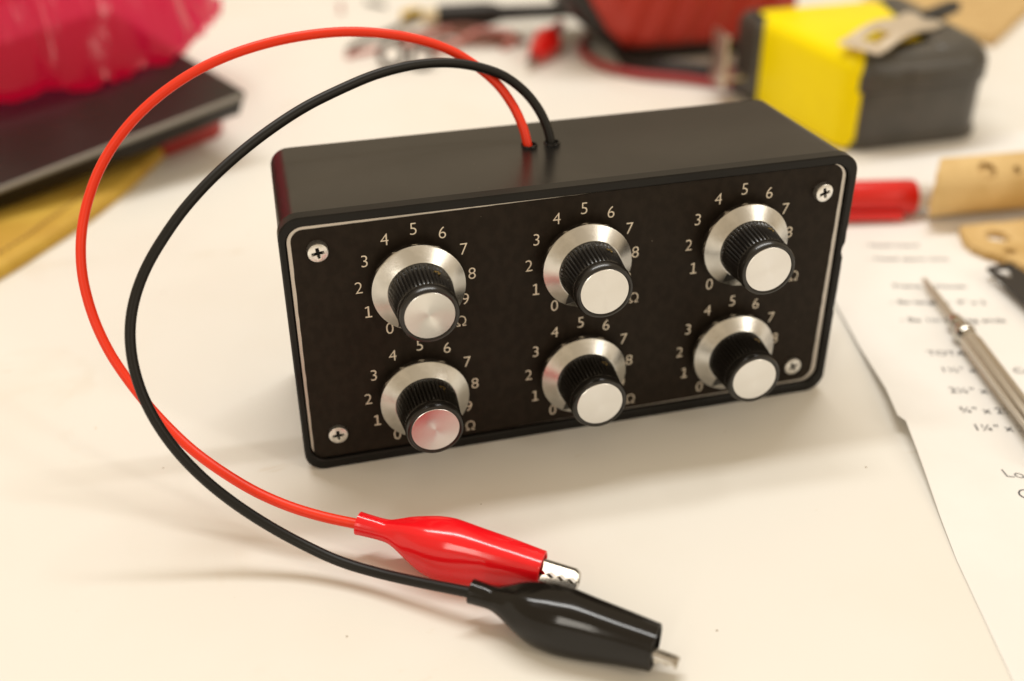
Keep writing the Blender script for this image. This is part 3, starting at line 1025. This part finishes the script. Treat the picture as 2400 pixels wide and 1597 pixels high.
for (a, b, r) in ((9, 8.5, 1.3), (34, 12, 1.9)):
    c = Fp + ux * a + uy * b + uz * (-0.5)
    part("hole", *loft([[c + (ux * cos(t) + uy * sin(t)) * rr_ + uz * z for t in [2 * pi * i / 20 for i in range(20)]] for rr_, z in ((r, -0.3), (r, 0.12), (r * 0.8, 0.12), (r * 0.7, 0.02))]), m_hole, PN, 30)

def strip():
    low = [(-175, 72), (-140.5, 112), (-129, 127.5), (-117.4, 144), (-104.5, 167.5), (-90, 200), (-84, 213)]
    wd = [38, 38, 38, 37, 34, 24, 14]
    Lp = []
    P = [Vector((*p, 0)) for p in low]
    for i, p in enumerate(P):
        t = (P[min(len(P) - 1, i + 1)] - P[max(0, i - 1)]).normalized()
        nrm = Vector((-t.y, t.x, 0))
        w = wd[i]
        lift = 0.3
        row = [p + Vector((0, 0, lift)), p + Vector((0, 0, lift + 2.4)), p + nrm * 0.8 + Vector((0, 0, lift + 3.4)), p + nrm * 2.4 + Vector((0, 0, lift + 3.9)),
               p + nrm * (w * 0.5) + Vector((0, 0, lift + 4.1)), p + nrm * w + Vector((0, 0, lift + 3.8)), p + nrm * w + Vector((0, 0, lift))]
        Lp.append(row)
    # smooth along the length
    cols = list(zip(*Lp))
    cols = [smooth_path(c, 5) for c in cols]
    return loft([list(r) for r in zip(*cols)])
ST = part("leather_strip", *strip(), m_strip, None, 40, label="mustard yellow leather strip poking out under the black panel", cat="strip")
SP = smooth_path([(-158, 101, 4.75), (-137.5, 125.5, 4.75), (-128.5, 140, 4.75), (-118.2, 158, 4.75), (-108, 180, 4.7)], 16)
for i in range(1, len(SP) - 3, 2):
    part("stitch", *tube([SP[i] - Vector((0, 0, 0.2)), (SP[i] + SP[i + 1]) / 2, SP[i + 1] - Vector((0, 0, 0.2))], 0.30, 8, 2), m_stitch, ST, 60)

V, F = slab([(-95, 190), (-74.5, 206), (-72, 212), (-76, 235), (-100, 220)], 3, 0.3, 11.5, 1.5)
part("red_wedge", V, F, m_redpl, None, 40, label="small red plastic block propping up the corner of the black panel", cat="block")

def bag():
    V, F = [], []
    NR_, NT_ = 70, 200
    cx, cy = -134.0, 256.0
    def pt(u, th):
        d = Vector((cos(th), sin(th)))
        R0 = 58 + 6 * noise.noise(Vector((d.x * 1.3, d.y * 1.3, 4.0))) + 2.5 * noise.noise(Vector((d.x * 3, d.y * 3, 8.0)))
        # a lobe hanging over to the right and a low hem at the front
        R0 += 9 * math.exp(-((th - radians(18)) / 0.5) ** 2)
        x, y = cx + d.x * R0 * u, cy + d.y * R0 * u
        dome = 62 * max(0, 1 - u ** 2.6) ** 0.75
        q = Vector((x * 0.022, y * 0.022, 0.3))
        fold = 1 - abs(noise.noise(q * 2.0 + Vector((noise.noise(q * 1.3) * 1.5, 0, 0))))
        fold2 = 1 - abs(noise.noise(q * 3.6 + Vector((3, noise.noise(q * 3) * 1.2, 0))))
        fold3 = 1 - abs(noise.noise(Vector((x * 0.05 + y * 0.02, y * 0.16 - x * 0.05, 5))))
        fold4 = 1 - abs(noise.noise(Vector((x * 0.15 - y * 0.06, y * 0.13 + x * 0.08, 9))))
        fold5 = 1 - abs(noise.noise(Vector((x * 0.30 + 2 * noise.noise(q * 4), y * 0.34, 3))))
        amp = min(1, (1 - u) * 6 + 0.25)
        z = 24.5 + dome + amp * (24 * (fold - 0.75) + 12 * (fold2 - 0.7) + 4.5 * (fold4 - 0.7) + 2.2 * (fold5 - 0.7))
        s = Vector((x, y, 0))
        # sit on the panel: panel surface height at this point
        rel = s - Vector((Fp.x, Fp.y, 0))
        n = uz
        zp = Fp.z - (n.x * rel.x + n.y * rel.y) / n.z
        k = 1.6 + 5.0 * abs(noise.noise(Vector((x * 0.09 + y * 0.05, y * 0.16, 2)))) + 2.5 * abs(noise.noise(Vector((x * 0.3, y * 0.35, 6))))
        return Vector((x, y, max(z, zp + k)))
    loops = []
    for i in range(1, NR_ + 1):
        u = i / NR_
        loops.append([pt(u, -pi + 2 * pi * j / NT_) for j in range(NT_)])
    # tucked hem, rolled under at the rim
    last = loops[-1]
    loops.append([p + Vector((1.5 * noise.noise(p * 0.2), 1.5, -1.3)) for p in last])
    return loft(loops, True, False)
part("plastic_bag", *bag(), m_film, None, 60, label="crumpled pink red translucent plastic bag on the black panel", cat="plastic bag")

# ------------------------------------------------------------------ red case with black shell, cables round it
RC = empty("red_case", (0.122, 0.262, 0.0), "ribbed dark red case with black rim behind the tape measure", "case")
def case_loops(off, y0, y1, rows):
    Lp = []
    for z, x0 in rows:
        C = [(x0 - off, y0), (178, y0 - 3), (182, y1), (x0 - off - 2, y1)]
        Lp.append([(p.x, p.y, z) for p in rpoly(C, [9, 9, 9, 9], 6)])
    return Lp
part("shell", *loft(case_loops(0, 246, 300, [(0.6, 103), (3, 97), (8, 90), (15, 82), (28, 73), (45, 66), (58, 70), (62, 78)])), m_blkrub, RC, 50)
def cover():
    VV = []
    nx, nz = 120, 20
    Lp = []
    prof = [(5, 100), (9.5, 95.5), (15, 90), (28, 82), (45, 76), (56, 78)]
    def xl(z):
        for (z0, a), (z1, b) in zip(prof, prof[1:]):
            if z <= z1: return a + (b - a) * (z - z0) / (z1 - z0)
        return prof[-1][1]
    for i in range(nz + 1):
        z = 7.5 + 48 * i / nz
        row = []
        for k in range(nx + 1):
            u = k / nx
            x = xl(z) + (174 - xl(z)) * u
            ribs = 1.1 * math.sin((x - 0.35 * z) * 2 * pi / 12.5)
            edge = min(1, u * 9, (1 - u) * 9)
            bot = min(1, (z - 7.0) / 4.0)
            bulge = 6.5 * math.sqrt(max(0, edge)) * math.sqrt(max(0, bot))
            row.append((x, 244.5 - bulge - ribs * edge * bot - 2.5 * u, z))
        back = [(x, 252, z) for x, y, z in row[::-1]]
        Lp.append(row + back)
    return loft(Lp)
part("cover", *cover(), m_redcase, RC, 60)
part("cable", *tube([(150, 205, 2.2), (130, 203.5, 2.2), (112, 216, 2.2), (97, 225, 2.2), (88, 236, 2.2), (84.5, 246, 2.2), (84, 262, 2.4), (92, 280, 2.2)], 1.8, 12, 6), m_darkred, None, 60, label="dark red cable curving on the table round the red case", cat="cable", group="cables round the red case")
part("cable", *tube([(150, 214, 3.0), (131, 217, 3.0), (114, 226, 3.0), (104, 232, 3.0), (97.5, 240, 3.0), (98, 252, 3.6)], 2.8, 12, 6), m_blkrub, None, 60, label="black cable between the dark red cable and the red case", cat="cable", group="cables round the red case")

# small red crocodile clip near the case
RK = empty("crocodile_clip", (0.070, 0.262, 0.0), "small red crocodile clip lying left of the red case", "clip")
part("clip_sleeve", *along((60.5, 252.5, 4.4), (84, 288, 8.0), [(0, 2.2), (0.4, 3.2), (5, 4.1), (12, 5.9), (17, 6.2), (24, 4.4), (28, 2.6), (36, 2.4)], 28), m_redpen, RK, 50)
part("jaw", *along((55.0, 245.0, 3.2), (63, 256, 4.5), [(0, 0.8), (0.6, 1.5), (5, 1.9), (11, 2.1)], 4), m_nickel, RK, 30)

# black probe and its pale tip
PB = empty("test_probe", (0.058, 0.308, 0.0), "black test probe with thick grip pointing left from the red case", "probe")
part("grip", *along((30.0, 310.5, 7.5), (92, 297.5, 9.0), [(0, 4.0), (0.7, 5.0), (22, 5.4), (25, 5.0), (30, 3.4), (46, 3.2), (66, 3.2)], 32), m_blkrub, PB, 40)
part("collar", *along((23.5, 312.0, 7.0), (31.0, 310.3, 7.5), [(0, 3.2), (0.5, 4.0), (8.0, 4.2)], 24), m_cream, PB, 40)

# loose clutter of thin wires and rings behind the leads
def loose(pts, r, mt, lab):
    part("loose_wire", *tube(pts, r, 10, 6), mt, None, 60, label=lab, cat="wire", group="loose wires behind the leads")
loose([(-14, 292, 1.4), (-6, 303, 1.6), (6, 311, 1.6), (18, 322, 3.0), (25.5, 331, 4.0)], 1.2, m_greyw, "thin grey wire running from the yellow plug towards the left")
loose([(6, 298, 1.2), (18, 303, 2.5), (32, 296, 3.5), (44, 288, 2.0), (57, 291, 1.4), (55, 300, 1.4)], 1.2, m_brown, "thin brown wire bent in a loop under the black probe")
loose([(10, 292, 1.2), (22, 296, 3.0), (36, 303, 3.2), (50, 298, 2.0), (60, 285, 1.2), (52, 276, 1.2)], 1.3, m_pinkw, "faded pink wire in a loose loop below the black probe")
loose([(16, 283, 1.0), (30, 287, 2.2), (43, 281, 2.2), (55, 282, 1.1)], 1.1, m_brown, "short brown wire nearest the box among the loose wires")
loose([(14, 300, 1.8), (28, 305, 2.6), (42, 300, 4.0), (58, 292, 2.0), (63, 281, 1.8)], 1.8, m_brown, "thicker brown wire lying across the loose wires")
loose([(20, 277, 1.5), (32, 283, 2.6), (46, 292, 4.6), (60, 290, 3.0)], 1.6, m_pinkw, "thicker pink wire lying across the loose wires")
loose([(-16, 284, 1.1), (-9, 287, 1.1), (2, 290, 1.3)], 1.3, m_pinkw, "short pink wire end left of the metal rings")
part("plug", *slab([(18, 326), (27, 331), (25.5, 336), (16, 331)], 1.0, 0.3, 5.5, 0.8), m_ywcon, None, 40, label="small yellow plug left of the black probe", cat="plug")
def ringmesh(x, y, R0, r):
    # leaning back on the wires behind it
    eu, ev = Vector((0.966, -0.259, 0)), Vector((0.13, 0.48, 0.87)).normalized()
    en = eu.cross(ev)
    c = Vector((x, y, (R0 + r) * ev.z))
    loops = []
    for i in range(36):
        t = 2 * pi * i / 36
        d = eu * cos(t) + ev * sin(t)
        loops.append([c + d * R0 + d * (r * cos(a)) + en * (r * sin(a)) for a in [2 * pi * k / 10 for k in range(10)]])
    loops.append(loops[0])
    return loft(loops, False, False)
part("metal_ring", *ringmesh(1.5, 268, 5.0, 1.4), m_greyw, None, 60, label="dark metal ring on the table, left one of two", cat="ring", group="two rings behind the leads")
part("metal_ring", *ringmesh(13.5, 263, 4.6, 1.2), m_greyw, None, 60, label="dark metal ring on the table, right one of two", cat="ring", group="two rings behind the leads")
part("wire_scrap", *tube([(-9.5, 352, 0.9), (-8.5, 358, 1.2), (-8, 366, 0.9)], 0.9, 8, 5), m_pinkw, None, 60, label="tiny pink wire scrap at the top edge, farther left", cat="scrap")
part("wire_scrap", *tube([(5, 366, 0.9), (9, 360, 1.2), (13, 356, 0.9)], 0.9, 8, 5), m_greyw, None, 60, label="tiny grey wire scrap at the top edge, farther right", cat="scrap")
